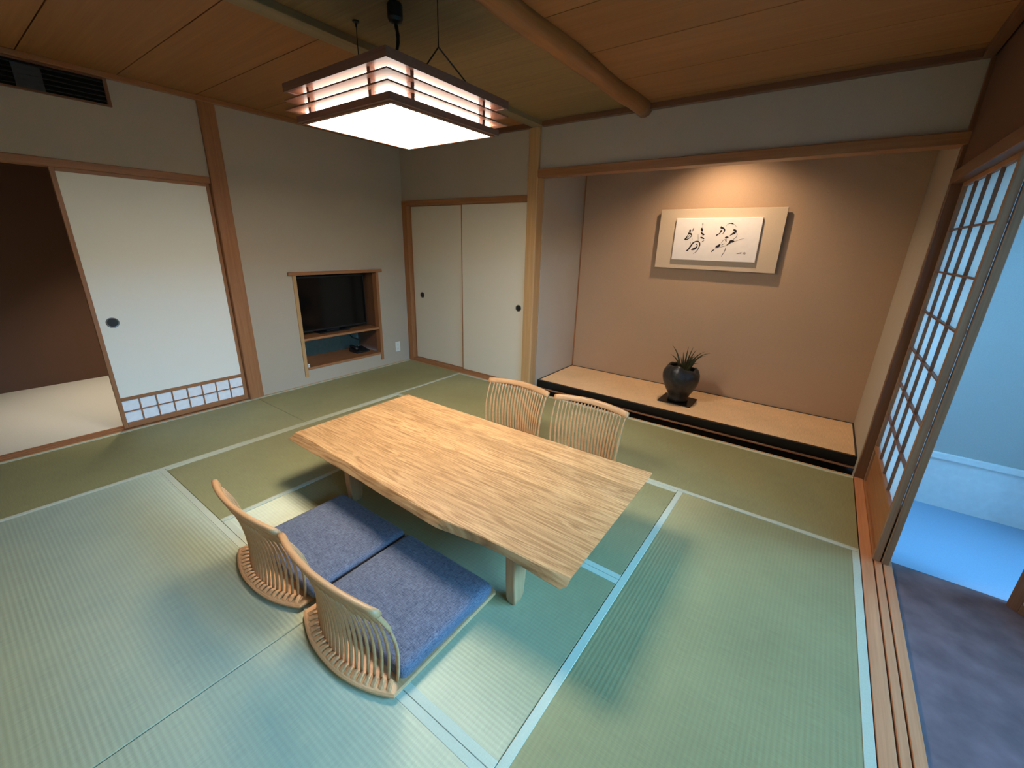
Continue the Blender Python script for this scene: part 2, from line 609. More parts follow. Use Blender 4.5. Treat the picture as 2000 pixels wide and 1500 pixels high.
# ================================================================ LEFT WALL (x = 0)
wl = MB()
wl.box(-0.10, 0.0, YB, -1.86, 1.885, CZ + 0.02)              # above the sliding door
wl.box(-0.10, 0.0, -1.86, 0.01, 1.10, CZ + 0.02)             # above the recess
wl.box(-0.10, 0.0, -1.86, -1.36, -0.05, 1.10)
wl.box(-0.10, 0.0, -0.42, 0.01, -0.05, 1.10)
wl.box(-0.10, 0.0, -1.36, -0.42, -0.05, 0.155)
wall_left = struct('wall_left', wl, 'wall', 'beige plastered wall with the sliding door and the television recess', 'wall')
struct('trim_3', box(-0.11, 0.018, -1.925, -1.805, -0.02, CZ - 0.001), 'cedar_z', 'square cedar pillar between the sliding door and the television recess', 'pillar', bevel=0.006)
km = MB().box(-0.11, 0.006, YB, -1.926, 1.838, 1.886)
struct('trim_4', km, 'cedar_y', 'cedar lintel over the sliding door and the dark opening', 'lintel', bevel=0.003)
th = thing('trim_5', 'reddish cedar threshold of the opening at the left', 'threshold', kind='structure')
obj('sill_board', box(-0.13, -0.001, YB, -1.93, -0.05, 0.0), 'cedar_y', th, bevel=0.002, seg=1)
for gx in (-0.052, -0.092):
    obj('track_rib', box(gx, gx + 0.012, YB, -1.93, 0.0, 0.004), 'cedar_y', th)

# sliding door 1 (white paper, latticed foot)
d1 = thing('door_1', 'white paper sliding door with a latticed foot at the left', 'sliding door', (-0.03, -2.37, 0.004), kind='structure')
Y0, Y1 = -2.822, -1.927
XF = -0.028
for a, b in ((Y0, Y0 + 0.026), (Y1 - 0.026, Y1)):
    obj('stile', box(XF - 0.022, XF + 0.004, a, b, 0.004, 1.842), 'cedar_z', d1, bevel=0.002, seg=1)
obj('top_rail', box(XF - 0.022, XF + 0.003, Y0 + 0.026, Y1 - 0.026, 1.815, 1.842), 'cedar_y', d1, bevel=0.002, seg=1)
obj('middle_rail', box(XF - 0.022, XF + 0.003, Y0 + 0.026, Y1 - 0.026, 0.222, 0.250), 'cedar_y', d1, bevel=0.002, seg=1)
obj('bottom_rail', box(XF - 0.022, XF + 0.003, Y0 + 0.026, Y1 - 0.026, 0.004, 0.046), 'cedar_y', d1, bevel=0.002, seg=1)
obj('paper_panel', box(XF - 0.018, XF, Y0 + 0.026, Y1 - 0.026, 0.250, 1.815), 'fusuma', d1)
lat = Y1 - Y0 - 0.052
for i in range(1, 8):
    y = Y0 + 0.026 + lat * i / 8
    obj('lattice_bar', box(XF - 0.008, XF + 0.001, y - 0.004, y + 0.004, 0.046, 0.222), 'cedar_z', d1)
obj('lattice_bar', box(XF - 0.008, XF + 0.0015, Y0 + 0.026, Y1 - 0.026, 0.130, 0.138), 'cedar_y', d1)
for i in range(8):
    a = Y0 + 0.026 + lat * i / 8
    for z0, z1 in ((0.046, 0.134), (0.134, 0.222)):
        obj('lattice_pane', box(XF - 0.014, XF - 0.009, a, a + lat / 8, z0, z1), 'koshi_paper', d1)


def finger_pull(parent, cx, cy, axis, face, r=0.034):
    """round recessed pull: dark dish inside a lighter ring"""
    s = -1 if axis == 'y' else 1
    if axis == 'x':
        u, v = cx, cy
    else:
        u, v = cx, cy
    rim = MB().lathe([(r, face - s * 0.004), (r, face + s * 0.003), (r * 0.92, face + s * 0.004), (r * 0.8, face + s * 0.003), (r * 0.8, face - s * 0.004)], u, v, 28, axis)
    o = obj('finger_pull', rim, 'iron_rim', parent, smooth=False)
    dish = MB().lathe([(r * 0.8, face + s * 0.0025), (r * 0.7, face - s * 0.001), (r * 0.4, face - s * 0.001), (r * 0.34, face + s * 0.0022), (0.002, face + s * 0.0025)], u, v, 28, axis)
    sub('pull_dish', dish, 'iron', o, parent, smooth=False)


finger_pull(d1, -2.722, 0.822, 'x', XF, 0.038)

# television recess: wooden frame, shelf, side boards
rc = thing('built_in_shelf', 'wooden shelf recess in the left wall holding the dark television', 'shelf', (-0.2, -0.89, 0.155))
obj('top_board', box(-0.10, 0.026, -1.422, -0.362, 1.103, 1.133), 'cedar_y', rc, bevel=0.003)
obj('side_post', box(-0.06, 0.012, -1.380, -1.345, 0.085, 1.103), 'hinoki_z', rc, bevel=0.002, seg=1)
obj('side_post', box(-0.06, 0.012, -0.440, -0.404, 0.085, 1.103), 'cedar_z', rc, bevel=0.002, seg=1)
obj('shelf_board', box(-0.44, 0.004, -1.345, -0.440, 0.455, 0.480), 'cedar_y', rc, bevel=0.002, seg=1)
obj('bottom_board', box(-0.44, 0.008, -1.345, -0.440, 0.152, 0.178), 'cedar_y', rc, bevel=0.002, seg=1)
obj('side_board', box(-0.46, -0.06, -1.372, -1.352, 0.152, 1.10), 'brown_z', rc)
obj('side_board', box(-0.46, -0.06, -0.434, -0.414, 0.152, 1.10), 'brown_z', rc)
obj('back_board', box(-0.46, -0.44, -1.36, -0.42, 0.152, 0.47), 'niche', rc, label='grey green board')
obj('back_board', box(-0.46, -0.44, -1.36, -0.42, 0.47, 1.10), 'black', rc)
obj('soffit_board', box(-0.46, -0.08, -1.36, -0.42, 1.095, 1.12), 'brown_y', rc)
tv = thing('television', 'black flat television standing inside the wooden recess', 'television', (-0.22, -0.93, 0.48))
obj('screen', box(-0.1345, -0.133, -1.325, -0.512, 0.530, 1.060), 'screen', tv)
obj('casing', box(-0.18, -0.1345, -1.338, -0.498, 0.510, 1.080), 'black', tv, bevel=0.006)
obj('stand_neck', box(-0.185, -0.155, -1.0, -0.85, 0.49, 0.55), 'black', tv)
obj('stand_foot', box(-0.26, -0.10, -1.10, -0.75, 0.4805, 0.492), 'black', tv, bevel=0.003)

# the dark little telephone-like set at the back of the lower compartment
dv = thing('desk_device', 'small dark device with a cable in the lower compartment of the recess', 'device', (-0.2, -0.58, 0.178))
base = MB().loft([[(-0.28, -0.68, 0.178), (-0.12, -0.68, 0.178), (-0.12, -0.50, 0.178), (-0.28, -0.50, 0.178)],
                  [(-0.28, -0.68, 0.225), (-0.12, -0.68, 0.195), (-0.12, -0.50, 0.195), (-0.28, -0.50, 0.225)]])
obj('base', base, 'black', dv, bevel=0.006)
obj('handset', MB().tube([(-0.26, -0.66, 0.245), (-0.22, -0.665, 0.252), (-0.18, -0.665, 0.248), (-0.13, -0.66, 0.225)], [0.018, 0.013, 0.013, 0.018], 10), 'black', dv, smooth=True)
cb = []
for i in range(25):
    t = i / 24
    cb.append((-0.28 - 0.14 * t, -0.52 - 0.05 * math.sin(t * 7), 0.186 + 0.16 * t * t + 0.012 * math.sin(t * 12)))
obj('cable', MB().tube(cb, 0.004, 6), 'black', dv, smooth=True)
sk = thing('wall_jack', 'grey green socket plate at the back of the lower compartment of the recess', 'socket', (-0.438, -0.62, 0.37))
obj('plate', box(-0.44, -0.432, -0.665, -0.595, 0.315, 0.43), 'niche', sk, bevel=0.003)
obj('socket_insert', box(-0.433, -0.429, -0.645, -0.615, 0.345, 0.40), 'iron_rim', sk)
pk = thing('white_peg', 'tiny white round peg at the front left corner of the recess floor', 'peg', (-0.02, -1.325, 0.178))
obj('peg_base', MB().lathe([(0.014, 0.178), (0.014, 0.186), (0.008, 0.190)], -0.02, -1.322, 16), 'white', pk)
obj('peg_head', MB().lathe([(0.006, 0.188), (0.012, 0.192), (0.015, 0.200), (0.012, 0.208), (0.002, 0.211)], -0.02, -1.322, 16), 'white', pk, smooth=True)

ol = thing('power_outlet', 'white outlet plate low on the beige wall beside the recess', 'outlet', (0.0, -0.187, 0.20))
obj('plate', box(0.0, 0.008, -0.222, -0.152, 0.140, 0.262), 'white', ol, bevel=0.003)
for z in (0.178, 0.222):
    s_ = obj('socket', box(0.007, 0.0095, -0.203, -0.171, z - 0.014, z + 0.014), 'white', ol, bevel=0.002)
    for dy in (-0.006, 0.006):
        sub('slot', box(0.0092, 0.0099, -0.187 + dy - 0.001, -0.187 + dy + 0.001, z - 0.004, z + 0.004), 'black', s_, ol)

# air outlet
av = thing('air_vent', 'dark slatted air vent high on the left wall under the ceiling', 'vent', (0.0, -3.0, 2.33))
VY0, VY1, VZ0, VZ1 = -3.55, -2.455, 2.255, 2.398
obj('backing', box(0.0, 0.004, VY0, VY1, VZ0, VZ1), 'dark', av)
obj('frame', box(0.0, 0.022, VY0 - 0.02, VY1 + 0.02, VZ1, VZ1 + 0.010), 'brown_y', av)
obj('frame', box(0.0, 0.022, VY0 - 0.02, VY1 + 0.02, VZ0 - 0.010, VZ0), 'brown_y', av)
obj('frame', box(0.0, 0.022, VY1, VY1 + 0.02, VZ0, VZ1), 'brown_z', av)
obj('frame', box(0.0, 0.022, VY0 - 0.02, VY0, VZ0, VZ1), 'brown_z', av)
for i in range(5):
    z = VZ0 + 0.016 + i * 0.0275
    sl = MB().loft([[(0.006, y, z + 0.010), (0.020, y, z - 0.002), (0.020, y, z + 0.001), (0.006, y, z + 0.013)] for y in (VY0, VY1)])
    obj('slat', sl, 'vent', av)
for y in (-2.80, -3.30):
    obj('vane_block', box(0.004, 0.019, y - 0.06, y + 0.06, VZ0, VZ1 - 0.02), 'vent', av)

# ================================================================ BACK WALL (y = 0)
wb = MB()
wb.box(-0.02, 1.78, 0.0, 0.10, 1.875, CZ + 0.02)             # above the closet
wb.box(1.84, 4.60, 0.0, 0.10, 2.03, CZ + 0.02)               # above the alcove
wb.box(-0.10, 1.78, 0.16, 0.22, -0.05, 1.90)                 # closet back
struct('wall_back', wb, 'wall', 'beige plaster band above the closet doors and the alcove', 'wall')
wp = MB()
pp, pr = [], []
for i in range(13):
    z = -0.03 + (CZ - 0.036 + 0.03) * i / 12
    pp.append((1.812, 0.038, z))
    pr.append(0.062)
poly = []
for cx, cy, a0 in ((1.855, 0.075, 0), (1.772, 0.075, 90), (1.772, -0.014, 180), (1.855, -0.014, 270)):
    for k in range(4):
        a = math.radians(a0 + k * 30)
        poly.append((cx + 0.014 * math.cos(a), cy + 0.014 * math.sin(a)))
wp.prism(poly, -0.03, CZ - 0.036)
struct('trim_6', wp, 'hinoki_z', 'pale rounded pillar between the closet and the alcove', 'pillar')
struct('trim_7', box(0.0, 1.757, -0.012, 0.10, 1.824, 1.875), 'cedar_x', 'cedar lintel above the two closet doors', 'lintel', bevel=0.003)
struct('trim_8', box(0.004, 0.085, -0.014, 0.10, -0.02, 1.824), 'cedar_z', 'narrow cedar jamb at the corner beside the closet', 'jamb', bevel=0.003)
struct('trim_9', box(0.085, 1.757, -0.008, 0.10, -0.03, 0.040), 'cedar_x', 'low cedar sill under the two closet doors', 'sill', bevel=0.003)


def closet_door(name, label, x0, x1, yf, px):
    d = thing(name, label, 'closet door', ((x0 + x1) / 2, yf + 0.02, 0.04), kind='structure')
    obj('paper_panel', box(x0 + 0.012, x1 - 0.012, yf, yf + 0.02, 0.05, 1.814), 'closet', d)
    for a in (x0, x1 - 0.012):
        obj('stile', box(a, a + 0.012, yf - 0.003, yf + 0.022, 0.04, 1.824), 'cedar_z', d, bevel=0.001, seg=1)
    obj('top_rail', box(x0 + 0.012, x1 - 0.012, yf - 0.002, yf + 0.022, 1.814, 1.824), 'cedar_x', d)
    obj('bottom_rail', box(x0 + 0.012, x1 - 0.012, yf - 0.002, yf + 0.022, 0.04, 0.050), 'cedar_x', d)
    finger_pull(d, px, 0.832, 'y', yf, 0.034)


closet_door('door_2', 'left cream closet door with a dark round pull near the corner', 0.085, 0.932, 0.045, 0.232)
closet_door('door_3', 'right cream closet door with a dark round pull beside the pale pillar', 0.902, 1.757, 0.018, 1.672)

# ---------------------------------------------------------------- alcove
AX0, AX1, AY, AZ = 1.872, 4.556, 0.885, 0.090
struct('wall_alcove', box(AX0 - 0.05, AX1 + 0.05, AY, AY + 0.08, -0.05, 2.50), 'alcove_wall', 'brown plaster wall at the back of the alcove', 'wall')
struct('wall_alcove_left', box(AX0 - 0.08, AX0, 0.088, AY, -0.05, 2.50), 'wall', 'narrow beige side wall of the alcove beside the pale pillar', 'wall')
struct('wall_alcove_right', box(AX1, AX1 + 0.12, 0.02, AY, -0.05, 2.50), 'wall', 'narrow beige side wall of the alcove beside the paper screens', 'wall')
struct('ceiling_alcove', box(AX0, AX1, 0.08, AY, 2.42, 2.50), 'ceil_x', 'board hidden above the alcove', 'ceiling')
struct('trim_10', box(1.862, 4.60, -0.026, 0.09, 2.012, 2.076), 'cedar_x', 'long cedar lintel across the top of the alcove', 'lintel', bevel=0.004)
struct('trim_11', box(AX0 + 0.002, AX0 + 0.012, AY - 0.012, AY - 0.001, AZ, 2.42), 'cedar_z', 'thin cedar strip in the left back corner of the alcove', 'strip')
af = struct('floor_alcove', box(AX0, AX1, 0.125, AY, -0.08, AZ - 0.014), 'lacquer', 'raised alcove floor covered with golden matting', 'floor', )
obj('matting', box(AX0 + 0.012, AX1 - 0.012, 0.150, AY - 0.018, AZ - 0.014, AZ), 'tat_fine', af, label='golden woven matting')
obj('matting_border', box(AX0 + 0.012, AX1 - 0.012, AY - 0.018, AY - 0.002, AZ - 0.014, AZ + 0.003), 'alcove_heri', af)
obj('side_strip', box(AX0 + 0.001, AX0 + 0.012, 0.125, AY, AZ - 0.014, AZ + 0.004), 'lacquer', af)
obj('side_strip', box(AX1 - 0.012, AX1 - 0.001, 0.125, AY, AZ - 0.014, AZ + 0.004), 'lacquer', af)
obj('front_board', box(AX0, AX1, 0.118, 0.150, 0.024, AZ + 0.001), 'lacquer', af, bevel=0.002, label='black lacquered edge')
obj('front_rail', box(AX0, AX1, 0.108, 0.126, 0.002, 0.016), 'cedar_x', af, bevel=0.003, label='thin reddish rail')
obj('gap_floor', box(AX0 - 0.03, AX1 + 0.05, -0.010, 0.30, -0.10, -0.06), 'dark', af)

# ================================================================ RIGHT SIDE: threshold, screens, wall above
struct('trim_12', box(4.556, 4.640, -0.022, 0.03, -0.03, CZ - 0.03), 'brown_z', 'dark corner post between the alcove and the paper screens', 'post', bevel=0.004)
ts = thing('trim_13', 'broad reddish threshold with two grooves under the paper screens', 'threshold', kind='structure')
for a, b in ((4.5525, 4.600), (4.606, 4.634), (4.640, 4.674)):
    obj('threshold_rib', box(a, b, YB - 0.4, -0.022, -0.03, 0.0035), 'sill', ts, bevel=0.0015, seg=1)
obj('groove_bed', box(4.5525, 4.674, YB - 0.4, -0.022, -0.06, -0.004), 'brown_y', ts)
struct('trim_14', box(4.555, 4.674, YB - 0.4, -0.022, 1.822, 1.885), 'brown_y', 'dark head rail above the paper screens', 'lintel', bevel=0.003)
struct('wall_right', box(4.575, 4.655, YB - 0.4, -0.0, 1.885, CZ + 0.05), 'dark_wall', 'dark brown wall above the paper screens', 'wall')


def shoji(name, label, xf, y0, y1):
    """xf: room face; lattice towards the room, paper behind"""
    d = thing(name, label, 'paper screen', (xf + 0.014, (y0 + y1) / 2, 0.0035), kind='structure')
    st = 0.034
    for a in (y0, y1 - st):
        obj('stile', box(xf, xf + 0.028, a, a + st, 0.004, 1.826), 'stile', d, bevel=0.002, seg=1)
    obj('top_rail', box(xf, xf + 0.028, y0 + st, y1 - st, 1.800, 1.826), 'cedar_y', d, bevel=0.002, seg=1)
    obj('bottom_rail', box(xf, xf + 0.028, y0 + st, y1 - st, 0.004, 0.030), 'cedar_y', d, bevel=0.002, seg=1)
    obj('middle_rail', box(xf, xf + 0.028, y0 + st, y1 - st, 0.255, 0.282), 'cedar_y', d, bevel=0.002, seg=1)
    obj('foot_board', box(xf + 0.010, xf + 0.018, y0 + st, y1 - st, 0.030, 0.255), 'cedar_y', d)
    w = y1 - y0 - 2 * st
    for i in range(1, 4):
        y = y0 + st + w * i / 4
        obj('lattice_bar', box(xf + 0.003, xf + 0.017, y - 0.004, y + 0.004, 0.282, 1.800), 'brown_z', d)
    for k in range(1, 7):
        z = 0.282 + (1.800 - 0.282) * k / 7
        obj('lattice_bar', box(xf + 0.002, xf + 0.017, y0 + st, y1 - st, z - 0.004, z + 0.004), 'brown_y', d)
    for i in range(4):
        for k in range(7):
            a = y0 + st + w * i / 4
            z = 0.282 + (1.800 - 0.282) * k / 7
            obj('paper_pane', box(xf + 0.0175, xf + 0.0182, a, a + w / 4, z, z + (1.800 - 0.282) / 7), 'paper', d)
    return d


shoji('door_4', 'paper lattice screen on the room side beside the alcove', 4.599, -0.995, -0.068)
shoji('door_5', 'paper lattice screen on the veranda side close behind another', 4.632, -1.004, -0.060)

# ================================================================ VEREANDA beyond the screens
VX = 5.80
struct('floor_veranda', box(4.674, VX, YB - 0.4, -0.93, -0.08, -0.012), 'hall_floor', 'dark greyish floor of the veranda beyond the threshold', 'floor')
pf = struct('floor_daylight_blue', box(4.674, VX, -0.93, -0.10, -0.08, -0.011), 'daylight_blue_floor', 'floor strip at the far end of the veranda with daylight blue in its colour', 'floor')
struct('wall_veranda', box(4.66, VX + 0.1, -0.105, 0.0, -0.08, CZ + 0.05), 'hall_wall', 'pale plaster end wall of the veranda tinted blue by daylight', 'wall')
struct('trim_15', box(4.674, VX, -0.113, -0.105, -0.012, 0.300), 'wainscot', 'white panel along the foot of the veranda end wall', 'wainscot')
struct('trim_16', box(4.674, VX, -0.128, -0.105, 0.300, 0.336), 'wainscot', 'thin pale rail on top of the white foot panel', 'rail', bevel=0.003)
struct('ceiling_veranda', box(4.655, VX + 0.1, YB - 0.4, 0.0, CZ - 0.02, CZ + 0.06), 'ceil_x', 'wooden ceiling of the veranda', 'ceiling')
vw = MB()
vw.box(VX, VX + 0.08, YB - 0.4, -0.25, -0.08, 0.06)
vw.box(VX, VX + 0.08, YB - 0.4, -0.25, 2.10, CZ + 0.05)
vw.box(VX, VX + 0.08, -0.25, 0.0, -0.08, CZ + 0.05)
vw.box(VX, VX + 0.08, YB - 0.4, -3.65, 0.06, 2.10)
struct('wall_window', vw, 'hall_wall', 'pale outer wall of the veranda around its large window', 'wall')
wn = thing('window_1', 'large window along the outer side of the veranda', 'window', (VX + 0.03, -1.95, 0.06), kind='structure')
obj('frame', box(VX, VX + 0.06, -3.65, -0.25, 0.06, 0.10), 'brown_y', wn)
obj('frame', box(VX, VX + 0.06, -3.65, -0.25, 2.06, 2.10), 'brown_y', wn)
for y in (-3.65, -2.53, -1.41, -0.29):
    obj('frame', box(VX, VX + 0.06, y, y + 0.04, 0.10, 2.06), 'brown_z', wn)
for a, b in ((-3.61, -2.53), (-2.49, -1.41), (-1.37, -0.29)):
    obj('pane', box(VX + 0.028, VX + 0.033, a, b, 0.10, 2.06), 'glass', wn)
wr = MB()
wr.box(-2.6, VX + 0.1, YB - 0.06, YB - 0.0, -0.1, CZ + 0.06)
struct('wall_rear', box(-2.2, 4.64, YB - 0.08, YB - 0.002, -0.1, CZ + 0.06), 'wall', 'wall behind the viewer', 'wall')
struct('wall_veranda_rear', box(4.64, VX + 0.1, YB - 0.45, YB - 0.40, -0.1, CZ + 0.06), 'hall_wall', 'near end wall of the veranda', 'wall')

# glazed wooden leaf standing half open at the right edge of the view
gd = thing('door_6', 'dark wooden glazed leaf standing open at the right edge of the view', 'door', (5.075, -0.955, -0.011), kind='structure')
ux, uy = 0.62, -0.785
px_, py_ = -uy, ux


def leaf_box(a, b, z0, z1, t0=-0.014, t1=0.014):
    m = MB()
    poly = [(5.075 + ux * s + px_ * t, -0.955 + uy * s + py_ * t) for s, t in ((a, t0), (b, t0), (b, t1), (a, t1))]
    return m.prism(poly, z0, z1)


obj('stile', leaf_box(0.0, 0.045, -0.011, 1.95), 'brown_z', gd, bevel=0.002, seg=1)
obj('stile', leaf_box(0.50, 0.545, -0.011, 1.95), 'brown_z', gd, bevel=0.002, seg=1)
obj('bottom_rail', leaf_box(0.045, 0.50, -0.011, 0.035), 'brown_x', gd, bevel=0.002, seg=1)
obj('top_rail', leaf_box(0.045, 0.50, 1.90, 1.95), 'brown_x', gd, bevel=0.002, seg=1)
obj('light_strip', leaf_box(0.045, 0.50, 0.035, 0.060, -0.008, 0.008), 'wainscot', gd, label='white strip standing in for light low in the glass')  # light at the foot of the pane, painted as a white strip
obj('pane', leaf_box(0.045, 0.50, 0.060, 1.90, -0.003, 0.003), 'glass', gd)

struct('ground', box(VX + 0.08, 30.0, -22.0, 16.0, -0.6, -0.45), 'sky_block', 'unseen dark ground added outside the veranda window to cut upward daylight', 'ground')  # unseen, added to keep daylight from bouncing up to the ceiling
struct('wall_sky_block', box(9.2, 9.5, -22.0, 16.0, -0.45, 2.35), 'sky_block', 'unseen dark wall added outside the veranda window to block low sky light', 'wall')  # unseen, added to keep low sky light off the room walls

# ================================================================ ANTEROOM at the left
struct('floor_anteroom', box(-1.85, -0.13, YB, -1.50, -0.09, -0.004), 'ante_floor', 'pale floor of the dim room beyond the open door', 'floor')
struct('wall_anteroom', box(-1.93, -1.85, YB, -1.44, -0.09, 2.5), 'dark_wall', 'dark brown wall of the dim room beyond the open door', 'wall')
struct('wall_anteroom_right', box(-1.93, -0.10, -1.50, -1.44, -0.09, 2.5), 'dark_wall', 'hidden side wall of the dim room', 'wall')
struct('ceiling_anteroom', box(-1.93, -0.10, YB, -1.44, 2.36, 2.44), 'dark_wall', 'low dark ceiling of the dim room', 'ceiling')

# ================================================================ LOW TABLE
TOPZ, BOTZ = 0.345, 0.297
front_top = [(1.752, -2.372), (2.03, -2.375), (2.34, -2.388), (2.61, -2.403), (2.93, -2.413), (3.04, -2.416), (3.23, -2.397), (3.37, -2.386), (3.50, -2.383), (3.62, -2.373)]
front_bot = [(1.722, -2.400), (2.18, -2.406), (2.43, -2.412), (2.65, -2.423), (2.84, -2.428), (3.0, -2.434), (3.13, -2.412), (3.25, -2.392), (3.34, -2.389), (3.44, -2.394), (3.54, -2.400), (3.614, -2.401)]
back_top = [(1.743, -1.499), (2.2, -1.494), (2.715, -1.488), (3.245, -1.479), (3.603, -1.468)]
tt = thing('low_table', 'low wooden table with a live front edge in the middle of the mats', 'table', (2.68, -1.94, 0))
NS = 44
rings = []
for i in range(NS + 1):
    t = i / NS
    xt = 1.745 + (3.607 - 1.745) * t
    xf = 1.752 + (3.620 - 1.752) * t
    xb = 1.722 + (3.614 - 1.722) * t
    yb = lerp_table(back_top, xt)
    yf = lerp_table(front_top, xf)
    yo = lerp_table(front_bot, xb)
    wv = 0.0012 * math.sin(t * 19)
    ub = 0.028 if i == NS else 0.0     # the right end is cut back underneath
    rings.append([(xt - ub, yb - 0.004, BOTZ), (xt - ub, yb, BOTZ + 0.006), (xt, yb, TOPZ - 0.003), (xt, yb - 0.003, TOPZ),
                  (xf, yf + 0.004, TOPZ), (xf, yf + wv, TOPZ - 0.004), (xf * 0.6 + xb * 0.4, (yf + yo) / 2 - 0.002 + wv, (TOPZ + BOTZ) / 2), (xb - ub * 0.6, yo, BOTZ + 0.008), (xb - ub, yo + 0.006, BOTZ)])
obj('tabletop', MB().loft(rings), 'table', tt)


def table_leg(x, ys, sgn):
    """slab leg: square to the front, tapering at its inner side, rounded foot"""
    m = MB()
    rr = []
    for z, y0, y1, sh in ((0.0, 0.026, 0.062, 0.010), (0.006, 0.018, 0.072, 0.004), (0.03, 0.012, 0.080, 0.0), (0.12, 0.005, 0.090, 0.0), (0.298, 0.0, 0.100, 0.0)):
        a, b = x - 0.024 + sh, x + 0.024 - sh
        rr.append([(a, ys + sgn * y0, z), (b, ys + sgn * y0, z), (b, ys + sgn * y1, z), (a, ys + sgn * y1, z)])
    m.loft(rr)
    return m


for x in (2.165, 3.332):
    obj('leg', table_leg(x, -2.338 if x > 3 else -2.318, 1), 'leg', tt, bevel=0.006)
    obj('leg', table_leg(x, -1.548, -1), 'leg', tt, bevel=0.006)

# ================================================================ FLOOR CHAIRS
NSP = 21


def make_chair():
    t = thing('floor_chair', 'x', 'floor chair', (0, 0, 0), 'legless comb-backed chairs around the low table')
    # seat board: straight sides, curved back
    def outline(ins, z):
        pts = []
        pts += [(0.276 - ins, 0.300 - ins), (0.262 - ins, 0.314 - ins), (-0.262 + ins, 0.314 - ins), (-0.276 + ins, 0.300 - ins)]
        for i in range(25):
            u = -1 + 2 * i / 24
            pts.append((u * (0.281 - ins), -(0.247 - ins) - 0.070 * (1 - abs(u) ** 2.2)))
        return [(x, y, z) for x, y in pts]
    sb = MB().loft([outline(0.018, 0.0), outline(0.006, 0.008), outline(0.0, 0.016), outline(0.001, 0.021), outline(0.006, 0.024)])
    obj('seat_board', sb, 'chair', t)
    # crest rail: bent and gently arched
    rg = []
    for i in range(25):
        u = -1 + 2 * i / 24
        x = u * 0.279
        y = -0.276 - 0.042 * (1 - u * u)
        z = 0.402 + 0.016 * (1 - u * u)
        hy, hz = 0.0125, 0.0185
        lean = 0.007
        ring = []
        for k in range(12):
            a = 2 * PI * k / 12
            c, s = math.cos(a), math.sin(a)
            cc = math.copysign(abs(c) ** 0.6, c)
            ss = math.copysign(abs(s) ** 0.6, s)
            ring.append((x, y + hy * cc - lean * ss, z + hz * ss))
        rg.append(ring)
    obj('crest_rail', MB().loft(rg), 'chair', t, smooth=True, bevel=0.0)
    for i in range(NSP):
        u = -1 + 2 * i / (NSP - 1)
        e = u * (1.0 if abs(u) < 0.99 else 1.03)
        p0 = Vector((e * 0.240, -0.205 - 0.068 * (1 - u * u), 0.020))
        p2 = Vector((e * 0.256, -0.277 - 0.042 * (1 - u * u), 0.392 + 0.016 * (1 - u * u)))
        p1 = Vector((e * 0.252, p0.y + 0.030, 0.215))
        pts = []
        for k in range(11):
            s = k / 10
            pts.append(p0 * (1 - s) ** 2 + p1 * (2 * s * (1 - s)) + p2 * s * s)
        rr = [0.0046 + 0.0009 * math.sin(PI * min(1, k / 10 * 0.9)) for k in range(11)]
        obj('spindle', MB().tube(pts, rr, 8, 1.0, 1.5), 'chair', t, smooth=True)
        if i < NSP - 1:
            u = -1 + (2 * i + 1) / (NSP - 1)
            xi, yi = u * 0.240, -0.207 - 0.068 * (1 - u * u)
            xo, yo = u * 0.264, -0.240 - 0.068 * (1 - abs(u) ** 2.2)
            tx = Vector((1.0, 0.30 * u, 0)).normalized()
            rk = []
            for s, w, hh in ((0.0, 0.0072, 0.024), (0.06, 0.0085, 0.031), (0.45, 0.0098, 0.033), (0.85, 0.0100, 0.028), (1.0, 0.0095, 0.0236)):
                cx, cy = xi + (xo - xi) * s, yi + (yo - yi) * s
                rk.append([(cx - tx.x * w, cy - tx.y * w, 0.020), (cx - tx.x * w * 0.95, cy - tx.y * w * 0.95, hh - 0.002), (cx - tx.x * w * 0.5, cy - tx.y * w * 0.5, hh), (cx + tx.x * w * 0.5, cy + tx.y * w * 0.5, hh), (cx + tx.x * w * 0.95, cy + tx.y * w * 0.95, hh - 0.002), (cx + tx.x * w, cy + tx.y * w, 0.020)])
            obj('rim_block', MB().loft(rk), 'chair', t)
    return t


chair = make_chair()
spots = [(2.982, -2.630, 0, 'nearest comb-backed floor chair with its curved back towards the viewer'),
         (2.392, -2.632, 0, 'comb-backed floor chair on the near side of the table, the left one of two'),
         (2.376, -1.232, PI, 'left far floor chair behind the table in front of the closet'),
         (2.984, -1.228, PI, 'right far floor chair behind the table in front of the alcove')]
CH = []
for i, (x, y, r, lb) in enumerate(spots):
    c = chair if i == 0 else copy_tree(chair)
    c.location = (x, y, 0.0015)
    c.rotation_euler = (0, 0, r)
    c['label'] = lb
    CH.append(c)


def make_cushion():
    bm = bmesh.new()
    nx, ny = 14, 14
    W, D, H = 0.272, 0.246, 0.058
    m = MB()
    rings = []
    for k, (ins, z, puff) in enumerate(((0.012, 0.0, 0), (0.002, 0.008, 0), (0.0, 0.028, 0), (0.003, 0.044, 0), (0.012, 0.054, 0), (0.03, 0.058, 0), (0.12, 0.064, 0), (0.22, 0.067, 0))):
        ring = []
        n = 72
        for j in range(n):
            a = 2 * PI * j / n
            c, s = math.cos(a), math.sin(a)
            q = 0.085
            x = (W - ins) * math.copysign(abs(c) ** q, c)
            y = (D - ins) * math.copysign(abs(s) ** q, s)
            ring.append((x, y, z))
        rings.append(ring)
    m.loft(rings)
    bm.free()
    return obj('seat_cushion', m, 'cushion', smooth=True)


cu = make_cushion()
tag(cu, 'x', 'cushion', 'navy cushions on the floor chairs')
for i, (x, y, r, lb) in enumerate(((2.982, -2.583, 0, 'navy cushion on the nearest floor chair, by the right table leg'), (2.424, -2.583, 0, 'navy cushion on the left one of the two near floor chairs'))):
    c = cu if i == 0 else copy_tree(cu)
    c.location = (x, y, 0.0258)
    c['label'] = lb

